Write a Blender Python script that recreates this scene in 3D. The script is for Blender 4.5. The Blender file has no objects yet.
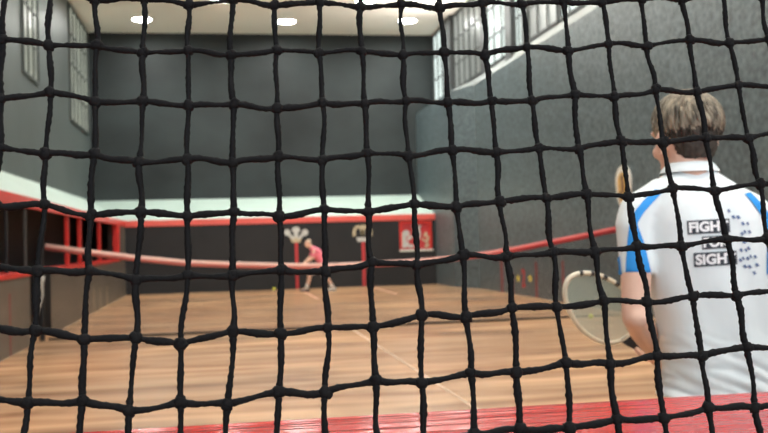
import bpy, bmesh, math, random
from mathutils import Vector, Matrix, noise
from mathutils.bvhtree import BVHTree
random.seed(7)
sc = bpy.context.scene
COL = sc.collection

# ------------------------------------------------------------------ camera model
F, CX, CY = 960.0, 384.0, 216.5
VPX, VPY, ROLL, H = 221.0, 245.0, 0.028, 1.45
cd = Vector((VPX - CX, -(VPY - CY), -F)).normalized()
cu = Vector((1, ROLL, 0)).cross(cd).normalized()
if cu.y < 0: cu = -cu
cr = cd.cross(cu)

def ray(px, py):
    c = Vector((px - CX, -(py - CY), -F))
    return Vector((c.dot(cr), c.dot(cd), c.dot(cu)))
def atY(px, py, Y):
    w = ray(px, py); t = Y / w.y
    return Vector((w.x * t, Y, H + w.z * t))
def atX(px, py, X):
    w = ray(px, py); t = X / w.x
    return Vector((X, w.y * t, H + w.z * t))
def atZ(px, py, Z):
    w = ray(px, py); t = (Z - H) / w.z
    return Vector((w.x * t, w.y * t, Z))

cam_d = bpy.data.cameras.new('camera')
cam = bpy.data.objects.new('camera', cam_d)
COL.objects.link(cam)
M = Matrix((cr, cd, cu))                 # camera -> world
cam.matrix_world = Matrix.Translation((0, 0, H)) @ Matrix((
    (cr.x, cr.y, cr.z), (cd.x, cd.y, cd.z), (cu.x, cu.y, cu.z))).to_4x4()
cam_d.sensor_width = 36.0
cam_d.lens = F * 36.0 / 768.0
cam_d.clip_start = 0.05
cam_d.clip_end = 200
cam_d.dof.use_dof = True
cam_d.dof.focus_distance = 1.05
cam_d.dof.aperture_fstop = 11.0
sc.camera = cam
sc.view_settings.view_transform = 'Standard'
sc.view_settings.look = 'None'
sc.view_settings.exposure = 0.6

# ------------------------------------------------------------------ materials
def srgb(r, g, b):
    f = lambda c: (c / 255 / 12.92) if c / 255 <= 0.04045 else ((c / 255 + 0.055) / 1.055) ** 2.4
    return (f(r), f(g), f(b), 1)

def mat(name, col, rough=0.5, var=0.0, scale=(8, 8, 8), bump=0.0, bscale=None, spec=0.5, detail=5,
        col2=None, metal=0.0, sheen=0.0, coat=0.0):
    m = bpy.data.materials.new(name); m.use_nodes = True
    nt = m.node_tree; b = nt.nodes['Principled BSDF']
    b.inputs['Roughness'].default_value = rough
    b.inputs['Specular IOR Level'].default_value = spec
    b.inputs['Metallic'].default_value = metal
    if coat: b.inputs['Coat Weight'].default_value = coat; b.inputs['Coat Roughness'].default_value = 0.12
    if sheen: b.inputs['Sheen Weight'].default_value = sheen
    tc = nt.nodes.new('ShaderNodeTexCoord')
    def tex(s, d):
        mp = nt.nodes.new('ShaderNodeMapping'); mp.inputs['Scale'].default_value = s
        nz = nt.nodes.new('ShaderNodeTexNoise'); nz.inputs['Scale'].default_value = 1.0
        nz.inputs['Detail'].default_value = d
        nt.links.new(tc.outputs['Object'], mp.inputs['Vector'])
        nt.links.new(mp.outputs['Vector'], nz.inputs['Vector'])
        return nz
    nz = tex(scale, detail)
    rp = nt.nodes.new('ShaderNodeValToRGB')
    c2 = col2 if col2 else tuple(min(1, c * (1 + var)) for c in col[:3]) + (1,)
    c1 = tuple(c * (1 - var) for c in col[:3]) + (1,) if not col2 else col
    rp.color_ramp.elements[0].position = 0.3; rp.color_ramp.elements[0].color = c1
    rp.color_ramp.elements[1].position = 0.7; rp.color_ramp.elements[1].color = c2
    nt.links.new(nz.outputs['Fac'], rp.inputs['Fac'])
    nt.links.new(rp.outputs['Color'], b.inputs['Base Color'])
    if bump:
        n2 = tex(bscale or scale, 4)
        bp = nt.nodes.new('ShaderNodeBump'); bp.inputs['Strength'].default_value = bump
        bp.inputs['Distance'].default_value = 0.02
        nt.links.new(n2.outputs['Fac'], bp.inputs['Height'])
        nt.links.new(bp.outputs['Normal'], b.inputs['Normal'])
    return m

def emis(name, col, strength, var=0.0, scale=(1, 1, 1)):
    m = bpy.data.materials.new(name); m.use_nodes = True
    nt = m.node_tree; b = nt.nodes['Principled BSDF']
    b.inputs['Base Color'].default_value = (0.08, 0.09, 0.09, 1)
    b.inputs['Roughness'].default_value = 0.3
    b.inputs['Emission Color'].default_value = col
    b.inputs['Emission Strength'].default_value = strength
    if var:
        tc = nt.nodes.new('ShaderNodeTexCoord'); mp = nt.nodes.new('ShaderNodeMapping')
        mp.inputs['Scale'].default_value = scale
        nz = nt.nodes.new('ShaderNodeTexNoise'); nz.inputs['Scale'].default_value = 1.0
        nz.inputs['Detail'].default_value = 2
        mr = nt.nodes.new('ShaderNodeMapRange')
        mr.inputs['From Min'].default_value = 0.3; mr.inputs['From Max'].default_value = 0.7
        mr.inputs['To Min'].default_value = strength * (1 - var); mr.inputs['To Max'].default_value = strength * (1 + var)
        nt.links.new(tc.outputs['Object'], mp.inputs['Vector'])
        nt.links.new(mp.outputs['Vector'], nz.inputs['Vector'])
        nt.links.new(nz.outputs['Fac'], mr.inputs['Value'])
        nt.links.new(mr.outputs['Result'], b.inputs['Emission Strength'])
    return m

MT = {}
MT['floor'] = mat('worn wood court floor', srgb(144, 104, 76), 0.27, scale=(0.42, 3.0, 1), detail=12,
                  col2=srgb(222, 180, 140), bump=0.06, bscale=(1.2, 22, 1), spec=0.42)
MT['wall_r'] = mat('speckled grey plaster', srgb(58, 67, 71), 0.4, scale=(11, 11, 11), detail=10,
                   col2=srgb(103, 117, 121), bump=0.35, bscale=(16, 16, 16), spec=0.35)
MT['wall_l'] = mat('smooth grey plaster', srgb(84, 92, 91), 0.45, 0.14, (0.7, 0.5, 0.6), bump=0.05, bscale=(4, 4, 4), spec=0.5)
MT['wall_b'] = mat('charcoal back wall', srgb(44, 50, 51), 0.55, 0.5, (0.3, 1, 0.45), detail=6, bump=0.05, bscale=(3, 3, 3), spec=0.3)
MT['wall_f'] = mat('black grille wall', srgb(42, 43, 45), 0.55, 0.12, (1, 1, 1), spec=0.25)
MT['battery'] = mat('scuffed dark battery wall', srgb(94, 87, 78), 0.4, 0.2, (0.8, 0.8, 2.5), spec=0.4)
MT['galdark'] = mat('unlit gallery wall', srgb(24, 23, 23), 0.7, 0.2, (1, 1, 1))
MT['ceil'] = mat('beige ceiling boards', srgb(240, 234, 224), 0.7, 0.05, (0.3, 0.2, 1), bump=0.0)
MT['sill'] = mat('grey window sill', srgb(160, 166, 166), 0.25, 0.06, (2, 2, 2))
MT['pier'] = mat('dark window pier', srgb(70, 73, 75), 0.5, 0.1, (2, 2, 2))
MT['frame'] = mat('grey painted window bars', srgb(62, 66, 66), 0.5, 0.05)
MT['framedim'] = mat('dark window bars', srgb(74, 80, 78), 0.5, 0.05)
MT['roof'] = mat('pale penthouse boarding', srgb(186, 204, 195), 0.6, 0.05, (1, 1, 1))
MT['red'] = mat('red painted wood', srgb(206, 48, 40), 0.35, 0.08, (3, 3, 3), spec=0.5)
MT['redfar'] = mat('red edge board paled for haze', srgb(224, 96, 86), 0.35, 0.06, (3, 3, 3))  # lighter copy of the red paint, distance haze mixed into its colour
MT['redline'] = mat('faded red line paint', srgb(140, 62, 62), 0.6, 0.12, (6, 6, 6))
MT['redband'] = mat('red band paint', srgb(190, 52, 56), 0.5, 0.08, (6, 6, 6))
MT['floorline'] = mat('worn floor line paint', srgb(214, 150, 118), 0.6, 0.1, (6, 6, 6))
MT['whiteline'] = mat('thin pale floor line', srgb(206, 178, 150), 0.6, 0.1, (6, 6, 6))
MT['yellow'] = mat('yellow paint', srgb(222, 200, 84), 0.6, 0.1, (9, 9, 9))
MT['ledge'] = mat('glossy red ledge paint', srgb(176, 28, 20), 0.18, 0.08, (2, 14, 6), bump=0.12, bscale=(4, 30, 8), spec=0.16)
MT['tape'] = mat('red net tape', srgb(214, 66, 66), 0.4, 0.08, (4, 4, 4), spec=0.6)
MT['cnet'] = mat('black court netting', srgb(26, 26, 28), 0.9, 0.1)
MT['cord'] = mat('black braided cord', srgb(7, 7, 9), 0.8, 0.3, (500, 500, 500), spec=0.2)
MT['metal'] = mat('dark metal', srgb(38, 38, 40), 0.4, 0.1, metal=0.4)
MT['greypost'] = mat('dull grey post', srgb(66, 66, 64), 0.5, 0.1)
MT['rope'] = mat('pale rope', srgb(190, 188, 180), 0.8, 0.1, (40, 40, 40))
MT['white'] = mat('white paint', srgb(220, 218, 210), 0.5, 0.05)
MT['plume'] = mat('off white emblem paint', srgb(196, 198, 194), 0.5, 0.1, (8, 8, 8))
MT['gold'] = mat('dull gold emblem paint', srgb(188, 174, 144), 0.5, 0.12, (8, 8, 8))
MT['amber'] = mat('amber crest paint', srgb(206, 164, 86), 0.5, 0.2, (10, 10, 10))
MT['brown'] = mat('brown crest paint', srgb(130, 98, 66), 0.5, 0.15, (10, 10, 10))
MT['skin'] = mat('skin', srgb(226, 186, 164), 0.5, 0.06, (14, 14, 14), spec=0.35)
MT['shirt'] = mat('white sports shirt', srgb(226, 234, 234), 0.7, 0.02, (10, 10, 10), bump=0.12, bscale=(9, 9, 9))
MT['blue'] = mat('bright blue shirt panel', srgb(42, 148, 226), 0.7, 0.04, (10, 10, 10))
MT['print'] = mat('dark slate print', srgb(52, 58, 66), 0.7, 0.05)
MT['navy'] = mat('navy blue print', srgb(92, 112, 150), 0.7, 0.1)
MT['letters'] = mat('white print lettering', srgb(232, 232, 232), 0.7, 0.02)
MT['shorts'] = mat('white shorts', srgb(224, 224, 226), 0.8, 0.03)
MT['hair'] = mat('greying brown hair', srgb(54, 48, 40), 0.55, scale=(60, 60, 14), detail=4, col2=srgb(166, 154, 132), spec=0.4)
MT['hairdk'] = mat('dark brown hair', srgb(40, 36, 32), 0.6, scale=(90, 90, 20), detail=4, col2=srgb(76, 69, 61), spec=0.3)
MT['hairfar'] = mat('thin fair hair', srgb(196, 172, 150), 0.7, 0.1)
MT['eye'] = mat('eye white', srgb(230, 228, 222), 0.2, 0.02)
MT['racketwood'] = mat('pale racket wood', srgb(224, 214, 190), 0.35, 0.08, (30, 30, 30), coat=0.3)
MT['racketdark'] = mat('dark racket binding', srgb(44, 44, 46), 0.5, 0.1)
MT['string'] = mat('pale strings', srgb(196, 206, 190), 0.5, 0.05)
MT['grip'] = mat('tan leather grip', srgb(150, 108, 70), 0.7, 0.1, (40, 40, 40))
MT['ball'] = mat('yellow felt', srgb(216, 226, 80), 0.9, 0.08, (60, 60, 60))
MT['pink'] = mat('pink sports shirt', srgb(226, 122, 140), 0.8, 0.06, (6, 6, 6))
MT['sock'] = mat('white sock', srgb(220, 220, 216), 0.8, 0.03)
MT['shoe'] = mat('white court shoe', srgb(200, 206, 204), 0.6, 0.1, (20, 20, 20))
MT['shoedk'] = mat('dark shoe', srgb(60, 62, 66), 0.6, 0.1, (20, 20, 20))
MT['lamp'] = emis('lit lamp diffuser', (0.98, 1.0, 0.95, 1), 62)
MT['lampfar'] = emis('bright lit lamp diffuser', (0.98, 1.0, 0.95, 1), 125)
MT['lampring'] = mat('white lamp rim', srgb(225, 220, 210), 0.5, 0.02)
MT['day'] = emis('bright daylight glass', (0.86, 1.0, 0.95, 1), 0.62, 0.4, (1, 0.9, 0.7))
MT['daydim'] = emis('dim overcast glass', (0.84, 0.88, 0.80, 1), 0.16, 0.4, (1, 1.3, 0.9))
MT['dayleft'] = emis('faint daylight glass', (0.88, 0.93, 0.72, 1), 0.16, 0.6, (1, 1.2, 0.9))

for nm, cl, cr2 in (('tape', srgb(204, 112, 104), srgb(172, 44, 50)), ('tapetop', srgb(236, 190, 176), srgb(204, 92, 90))):  # light painted into the tape colour: paler on top and towards the left
    if nm == 'tapetop': MT['tapetop'] = mat('net tape top with painted light', srgb(220, 150, 130), 0.4)
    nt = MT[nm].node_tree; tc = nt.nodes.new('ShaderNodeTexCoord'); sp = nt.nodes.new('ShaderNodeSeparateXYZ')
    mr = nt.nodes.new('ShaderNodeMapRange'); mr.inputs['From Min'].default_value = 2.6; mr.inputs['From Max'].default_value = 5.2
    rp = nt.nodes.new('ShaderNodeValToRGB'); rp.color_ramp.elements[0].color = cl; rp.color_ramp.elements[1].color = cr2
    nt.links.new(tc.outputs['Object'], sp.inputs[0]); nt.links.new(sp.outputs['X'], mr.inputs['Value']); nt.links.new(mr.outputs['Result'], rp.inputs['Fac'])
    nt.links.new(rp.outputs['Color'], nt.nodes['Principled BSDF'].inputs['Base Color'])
# floor: broad worn patches over the streaks
nt = MT['floor'].node_tree; bs = nt.nodes['Principled BSDF']
for n in nt.nodes:
    if n.type == 'TEX_NOISE': n.inputs['Distortion'].default_value = 0.5
old = bs.inputs['Base Color'].links[0].from_socket
tc = nt.nodes.new('ShaderNodeTexCoord'); mp = nt.nodes.new('ShaderNodeMapping'); mp.inputs['Scale'].default_value = (0.22, 0.55, 1)
nz = nt.nodes.new('ShaderNodeTexNoise'); nz.inputs['Scale'].default_value = 1.0; nz.inputs['Detail'].default_value = 6
nt.links.new(tc.outputs['Object'], mp.inputs['Vector']); nt.links.new(mp.outputs['Vector'], nz.inputs['Vector'])
rp = nt.nodes.new('ShaderNodeValToRGB'); rp.color_ramp.elements[0].position = 0.35; rp.color_ramp.elements[1].position = 0.65
rp.color_ramp.elements[0].color = (0.86, 0.88, 0.90, 1); rp.color_ramp.elements[1].color = (1.26, 1.2, 1.12, 1)
mx = nt.nodes.new('ShaderNodeMix'); mx.data_type = 'RGBA'; mx.blend_type = 'MULTIPLY'; mx.inputs['Factor'].default_value = 1.0
nt.links.new(nz.outputs['Fac'], rp.inputs['Fac']); nt.links.new(old, mx.inputs['A']); nt.links.new(rp.outputs['Color'], mx.inputs['B'])
nt.links.new(mx.outputs['Result'], bs.inputs['Base Color'])
# ceiling boards: long thin dark joints
nt = MT['ceil'].node_tree
wv = nt.nodes.new('ShaderNodeTexWave'); wv.wave_type = 'BANDS'; wv.bands_direction = 'X'
wv.inputs['Scale'].default_value = 0.9; wv.inputs['Distortion'].default_value = 0.6
tc = nt.nodes.new('ShaderNodeTexCoord'); nt.links.new(tc.outputs['Object'], wv.inputs['Vector'])
bp = nt.nodes.new('ShaderNodeBump'); bp.inputs['Strength'].default_value = 0.08
nt.links.new(wv.outputs['Fac'], bp.inputs['Height'])
nt.links.new(bp.outputs['Normal'], nt.nodes['Principled BSDF'].inputs['Normal'])

# ------------------------------------------------------------------ mesh helpers
class MB:
    def __init__(s): s.bm = bmesh.new()
    def box(s, x0, y0, z0, x1, y1, z1, bev=0.0):
        V = [s.bm.verts.new((x, y, z)) for x in (x0, x1) for y in (y0, y1) for z in (z0, z1)]
        for f in ((0, 1, 3, 2), (4, 6, 7, 5), (0, 4, 5, 1), (2, 3, 7, 6), (0, 2, 6, 4), (1, 5, 7, 3)): s.bm.faces.new([V[i] for i in f])
        if bev:
            es = list({e for v in V for e in v.link_edges})
            bmesh.ops.bevel(s.bm, geom=es, offset=bev, segments=2, affect='EDGES', profile=0.5)
        return s
    def quad(s, *pts):
        s.bm.faces.new([s.bm.verts.new(p) for p in pts]); return s
    def poly(s, pts): return s.quad(*pts)
    def prism(s, pts, off):
        off = Vector(off)
        a = [s.bm.verts.new(Vector(p)) for p in pts]; b = [s.bm.verts.new(Vector(p) + off) for p in pts]
        n = len(pts)
        s.bm.faces.new(a); s.bm.faces.new(list(reversed(b)))
        for i in range(n): s.bm.faces.new([a[i], b[i], b[(i + 1) % n], a[(i + 1) % n]])
        return s
    def tube(s, path, rad, seg=8, closed=False, caps=True, lobes=0.0, twist=0.0, flat=1.0):
        path = [Vector(p) for p in path]; n = len(path)
        if not isinstance(rad, (list, tuple)): rad = [rad] * n
        rings = []; prev = None; acc = 0.0
        for i, p in enumerate(path):
            if closed: t = path[(i + 1) % n] - path[i - 1]
            else: t = path[min(i + 1, n - 1)] - path[max(i - 1, 0)]
            t = t.normalized() if t.length > 1e-9 else Vector((0, 0, 1))
            if prev is None:
                a = Vector((0, 0, 1)) if abs(t.z) < 0.9 else Vector((1, 0, 0))
                nrm = (a - t * a.dot(t)).normalized()
            else:
                nrm = prev - t * prev.dot(t)
                nrm = nrm.normalized() if nrm.length > 1e-6 else Vector((1, 0, 0))
            prev = nrm; bn = t.cross(nrm)
            if i: acc += (path[i] - path[i - 1]).length
            ring = []
            for k in range(seg):
                an = 2 * math.pi * k / seg
                rr = rad[i] * (1 + lobes * math.cos(3 * an + 0) )
                an2 = an + twist * acc
                ring.append(s.bm.verts.new(p + nrm * math.cos(an2) * rr + bn * math.sin(an2) * rr * flat))
            rings.append(ring)
        m = n if closed else n - 1
        for i in range(m):
            A = rings[i]; B = rings[(i + 1) % n]
            for k in range(seg):
                s.bm.faces.new([A[k], A[(k + 1) % seg], B[(k + 1) % seg], B[k]])
        if caps and not closed:
            s.bm.faces.new(list(reversed(rings[0]))); s.bm.faces.new(rings[-1])
        return s
    def sphere(s, c, r, u=12, v=8, rot=None, jit=0.0):
        if not isinstance(r, (tuple, list, Vector)): r = (r, r, r)
        c = Vector(c)
        def pt(q):
            k = 1 + (noise.noise(q * 2.3 + c * 31) * jit if jit else 0)
            p = Vector((q.x * r[0], q.y * r[1], q.z * r[2])) * k
            if rot is not None: p = rot @ p
            return s.bm.verts.new(p + c)
        top = pt(Vector((0, 0, 1))); bot = pt(Vector((0, 0, -1))); R = []
        for i in range(1, v):
            t = math.pi * i / v
            R.append([pt(Vector((math.sin(t) * math.cos(2 * math.pi * k / u), math.sin(t) * math.sin(2 * math.pi * k / u), math.cos(t)))) for k in range(u)])
        for k in range(u):
            s.bm.faces.new([top, R[0][k], R[0][(k + 1) % u]]); s.bm.faces.new([bot, R[-1][(k + 1) % u], R[-1][k]])
            for i in range(len(R) - 1): s.bm.faces.new([R[i][k], R[i + 1][k], R[i + 1][(k + 1) % u], R[i][(k + 1) % u]])
        return s
    def capsule(s, a, b, ra, rb, seg=14):
        a, b = Vector(a), Vector(b); d = b - a
        path, rad = [], []
        u = d.normalized() if d.length > 1e-6 else Vector((0, 0, 1))
        for th in (85, 60, 35, 12):
            t = math.radians(th); path.append(a - u * ra * math.sin(t)); rad.append(ra * math.cos(t))
        for f in (0, 0.25, 0.5, 0.75, 1.0): path.append(a + d * f); rad.append(ra + (rb - ra) * f)
        for th in (12, 35, 60, 85):
            t = math.radians(th); path.append(b + u * rb * math.sin(t)); rad.append(rb * math.cos(t))
        return s.tube(path, rad, seg)
    def disc(s, c, r, z, seg=32):
        s.bm.faces.new([s.bm.verts.new((c[0] + r * math.cos(2 * math.pi * k / seg), c[1] + r * math.sin(2 * math.pi * k / seg), z)) for k in range(seg)])
        return s
    def loft(s, rings, cap=True):
        R = [[s.bm.verts.new(p) for p in ring] for ring in rings]
        n = len(R[0])
        for i in range(len(R) - 1):
            for k in range(n): s.bm.faces.new([R[i][k], R[i][(k + 1) % n], R[i + 1][(k + 1) % n], R[i + 1][k]])
        if cap: s.bm.faces.new(list(reversed(R[0]))); s.bm.faces.new(R[-1])
        return s
    def build(s, name, m, parent=None, smooth=False, recalc=True):
        if recalc: bmesh.ops.recalc_face_normals(s.bm, faces=s.bm.faces[:])
        me = bpy.data.meshes.new(name); s.bm.to_mesh(me); s.bm.free()
        for mm in (m if isinstance(m, list) else [m]): me.materials.append(mm)
        if smooth:
            for p in me.polygons: p.use_smooth = True
        o = bpy.data.objects.new(name, me); COL.objects.link(o)
        if parent is not None:
            o.parent = parent
            o.matrix_parent_inverse = Matrix.Translation(parent.location).inverted() if parent.type == 'EMPTY' else Matrix()
        return o

def tag(o, label=None, cat=None, group=None, kind=None):
    if label: o['label'] = label
    if cat: o['category'] = cat
    if group: o['group'] = group
    if kind: o['kind'] = kind
    return o
def struct(o, label=None): return tag(o, label, kind='structure')
def empty(name, loc, label, cat, group=None):
    o = bpy.data.objects.new(name, None); o.location = loc; o.empty_display_size = 0.1
    COL.objects.link(o); return tag(o, label, cat, group)

def remesh(mb, name, m, parent, voxel, smooth=4, disp=None):
    o = mb.build(name, m, None, recalc=True)
    md = o.modifiers.new('r', 'REMESH'); md.mode = 'VOXEL'; md.voxel_size = voxel; md.use_smooth_shade = True
    if smooth:
        s = o.modifiers.new('s', 'SMOOTH'); s.iterations = smooth; s.factor = 0.5
    dg = bpy.context.evaluated_depsgraph_get(); dg.update()
    me = bpy.data.meshes.new_from_object(o.evaluated_get(dg))
    o.modifiers.clear(); old = o.data; o.data = me; bpy.data.meshes.remove(old)
    me.name = name; me.materials.clear(); me.materials.append(m)
    if disp:
        nr = [v.normal.copy() for v in me.vertices]
        for v, n in zip(me.vertices, nr): v.co += n * disp(v.co)
    for p in me.polygons: p.use_smooth = True
    if parent is not None:
        o.parent = parent; o.matrix_parent_inverse = Matrix.Translation(parent.location).inverted()
    return o

# ------------------------------------------------------------------ room shell
XL, XLB = -2.9, -4.2           # gallery wall face, back wall of the left side
XR, XT = 7.3, 6.86             # main wall face, tambour face
YF, YB = 30.4, 33.0            # grille wall, back wall
ZC = 8.65
ZF0, ZF1, ZRT = 2.10, 2.26, 3.02
ZS = 5.86                      # top of the lower right wall
Y0 = -2.2

o = MB().box(XLB - 0.4, Y0, -0.2, XR + 0.6, YB + 0.3, 0).build('floor', MT['floor']); struct(o, 'worn orange brown court floor')
o = MB().box(XLB - 0.4, Y0, ZC, XR + 0.6, YB + 0.3, ZC + 0.2).build('ceiling', MT['ceil']); struct(o, 'flat beige boarded ceiling')
o = MB().box(XLB - 0.3, YB, 0, XR + 0.6, YB + 0.3, ZC).build('wall_back', MT['wall_b']); struct(o, 'dark charcoal wall above the far sloping roof')
# left upper wall (with two window recesses sitting on it)
o = MB().box(XLB - 0.3, Y0, 0, XLB, YB, ZC).build('wall_left', MT['wall_l']); struct(o, 'smooth dark grey left wall above the sloping roof')

# right wall: main wall, tambour, sloping sill, recessed upper wall
mb = MB()
prof = [(XR, Y0), (XR, 26.7), (XT, 27.9), (XT, YB)]
for (xa, ya), (xb, yb) in zip(prof, prof[1:]):
    mb.quad((xa, ya, 0), (xb, yb, 0), (xb, yb, ZS), (xa, ya, ZS))
mb.build('wall_right', MT['wall_r'], recalc=False); struct(bpy.data.objects['wall_right'], 'tall speckled grey right wall with angled far buttress')
mb = MB()
for (xa, ya), (xb, yb) in zip(prof, prof[1:]):
    mb.quad((xa, ya, ZS), (xb, yb, ZS), (7.52, yb, ZS + 0.3), (7.52, ya, ZS + 0.3))
o = mb.build('window_sill', MT['sill'], recalc=False); struct(o, 'long sloping grey sill under the right windows')
o = MB().box(7.56, Y0, ZS, 7.8, YB, ZC).build('wall_upper', MT['pier']); o.name = 'wall_right_upper'; struct(o, 'dark recessed wall holding the right windows')

# piers between right windows
wins = [(30.9, 32.85, 'day'), (26.65, 29.9, 'daydim'), (23.95, 26.0, 'day'), (22.8, 23.45, 'day'), (20.3, 22.4, 'daydim'), (17.9, 20.15, 'day'),
        (13.6, 16.9, 'daydim'), (10.6, 12.9, 'day'), (6.6, 9.9, 'daydim'), (3.6, 5.9, 'day')]
piers = [(29.9, 30.9), (26.0, 26.65), (23.45, 23.95), (22.4, 22.8), (16.9, 17.9), (12.9, 13.6), (9.9, 10.6), (5.9, 6.6)]
for i, (a, b) in enumerate(piers):
    d = 0.16 if i in (0, 2, 4) else 0.08
    o = MB().box(7.56 - d, a, ZS + 0.12, 7.57, b, ZC).build('trim_%d' % (i + 10), MT['pier']); struct(o, 'dark pier between right windows')
zb, zt = ZS + 0.33, ZC - 0.06
for i, (a, b, k) in enumerate(wins):
    fr = MB()
    x0, x1 = 7.49, 7.54
    w = 0.06
    fr.box(x0, a, zb, x1, a + w, zt); fr.box(x0, b - w, zb, x1, b, zt)
    fr.box(x0, a + w, zb, x1, b - w, zb + w); fr.box(x0, a + w, zt - w, x1, b - w, zt)
    nc = max(2, round((b - a) / 0.62))
    for c in range(1, nc):
        y = a + (b - a) * c / nc; ww = 0.035 if (c % 2) else 0.06
        fr.box(x0 + 0.008, y - ww / 2, zb + w, x1 - 0.008, y + ww / 2, zt - w)
    for c in range(1, 3):
        z = zb + (zt - zb) * c / 3
        fr.box(x0 + 0.012, a + w, z - 0.022, x1 - 0.012, b - w, z + 0.022)
    f = fr.build('window_%d' % (i + 1), MT['frame'])
    struct(f, 'tall many paned window high in the right wall')
    p = MB().box(7.542, a + 0.01, zb + 0.01, 7.552, b - 0.01, zt - 0.01).build('pane', MT[k], f)

# left windows, set on the left wall above a sloped sill
for i, (a, b, z0) in enumerate([(21.9, 23.7, 5.35), (28.6, 32.3, 5.15)]):
    fr = MB(); x0, x1 = XLB + 0.005, XLB + 0.06; w = 0.06
    zz = ZC - 0.08
    fr.box(x0, a, z0, x1, a + w, zz); fr.box(x0, b - w, z0, x1, b, zz)
    fr.box(x0, a + w, z0, x1, b - w, z0 + w); fr.box(x0, a + w, zz - w, x1, b - w, zz)
    nc = 3 if i == 0 else 5
    for c in range(1, nc):
        y = a + (b - a) * c / nc; fr.box(x0 + 0.01, y - 0.02, z0 + w, x1 - 0.01, y + 0.02, zz - w)
    for c in range(1, 4):
        z = z0 + (zz - z0) * c / 4; fr.box(x0 + 0.013, a + w, z - 0.02, x1 - 0.013, b - w, z + 0.02)
    f = fr.build('window_%d' % (len(wins) + 1 + i), MT['framedim']); struct(f, 'dim paned window high in the left wall')
    MB().box(XLB + 0.006, a + 0.01, z0 + 0.01, XLB + 0.016, b - 0.01, zz - 0.01).build('pane', MT['dayleft'], f)

# grille wall at the far end, with the recess of the grille
G0, G1, GZ0, GZ1 = atY(400, 240, YF).x, atY(431.5, 240, YF).x, 1.14, 2.04
mb = MB()
mb.box(XL, YF, 0, G0, YF + 0.25, ZF0)
mb.box(G0, YF, 0, G1, YF + 0.25, GZ0)
mb.box(G0, YF, GZ1, G1, YF + 0.25, ZF0)
mb.box(G1, YF, 0, XT, YF + 0.25, ZF0)
o = mb.build('wall_far', MT['wall_f']); struct(o, 'black wall below the far sloping roof')
# penthouse roofs (mitred) and red fascias
th = 0.05
a = [(XL, YF, ZF1), (XT, YF, ZF1), (XT, YB, ZRT), (XLB, YB, ZRT)]
o = MB().prism(a, (0, 0, -th)).build('penthouse_roof', MT['roof']); struct(o, 'pale sloping boarded roof across the far end')
a = [(XL, Y0, ZF1), (XL, YF, ZF1), (XLB, YB, ZRT), (XLB, Y0, ZRT)]
o = MB().prism(a, (0, 0, -th)).build('penthouse_roof', MT['roof']); struct(o, 'pale sloping boarded roof along the left side')
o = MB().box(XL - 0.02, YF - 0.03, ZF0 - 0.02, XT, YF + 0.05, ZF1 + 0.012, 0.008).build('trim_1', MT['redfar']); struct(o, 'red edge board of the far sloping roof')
o = MB().box(XL - 0.06, Y0, ZF0, XL + 0.02, YF - 0.03, ZF1 + 0.012, 0.008).build('trim_2', MT['red']); struct(o, 'red edge board of the left sloping roof')

# left battery wall below the galleries
ZSL = 1.06
YD0, YD1 = 15.42, 17.25
mb = MB(); mb.box(XL - 0.3, Y0, 0, XL, YD0, ZSL); mb.box(XL - 0.3, YD1, 0, XL, 28.6, ZSL); mb.box(XL - 0.3, 28.6, 0, XL, YF, ZF0)
o = mb.build('wall_battery', MT['battery']); o.name = 'wall_left_lower'; struct(o, 'scuffed dark low wall under the left gallery openings')
o = MB().box(XL - 0.32, Y0, ZSL, XL + 0.03, YD0, ZSL + 0.075, 0.01).build('trim_3', MT['red']); struct(o, 'red gallery sill near the camera side of the net')
o = MB().box(XL - 0.32, YD1, ZSL, XL + 0.03, 28.6, ZSL + 0.075, 0.01).build('trim_4', MT['red']); struct(o, 'red gallery sill beyond the net')
o = MB().box(XL - 0.14, 28.3, ZSL + 0.075, XL + 0.025, 28.62, ZF0, 0.01).build('trim_5', MT['red']); struct(o, 'red jamb at the far end of the gallery')
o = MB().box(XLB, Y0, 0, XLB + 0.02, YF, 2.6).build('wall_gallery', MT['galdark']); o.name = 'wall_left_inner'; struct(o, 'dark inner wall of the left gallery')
# gallery posts
o = MB().box(XL - 0.31, YD1 - 0.03, 0, XL + 0.004, YD1 + 0.002, ZSL).build('trim_6', MT['galdark']); struct(o, 'dark jamb of the gallery doorway at the net')
for y, k, lab in [(19.55, 'red', 'slim red gallery post nearest the net'), (21.25, 'red', 'slim red gallery post second beyond the net'),
             (24.6, 'red', 'slim red gallery post farthest from the net, before the end jamb')]:
    o = MB().box(XL - 0.11, y - 0.04, ZSL + 0.075, XL - 0.03, y + 0.04, ZF0, 0.01).build('gallery_post', MT[k])
    tag(o, lab, 'post', 'red posts of the left gallery')
o = MB().box(XL - 0.08, 14.1, ZSL + 0.075, XL - 0.04, 14.15, ZF0, 0.008).build('gallery_post', MT['metal']); tag(o, 'dark thin gallery post at the left edge of the photo', 'post', 'dark posts by the gallery doorway')
o = MB().box(XL - 0.07, 15.36, ZSL + 0.075, XL - 0.03, 15.41, ZF0, 0.008).build('gallery_post', MT['greypost']); tag(o, 'dull grey gallery post beside the doorway at the net', 'post', 'dark posts by the gallery doorway')

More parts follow.
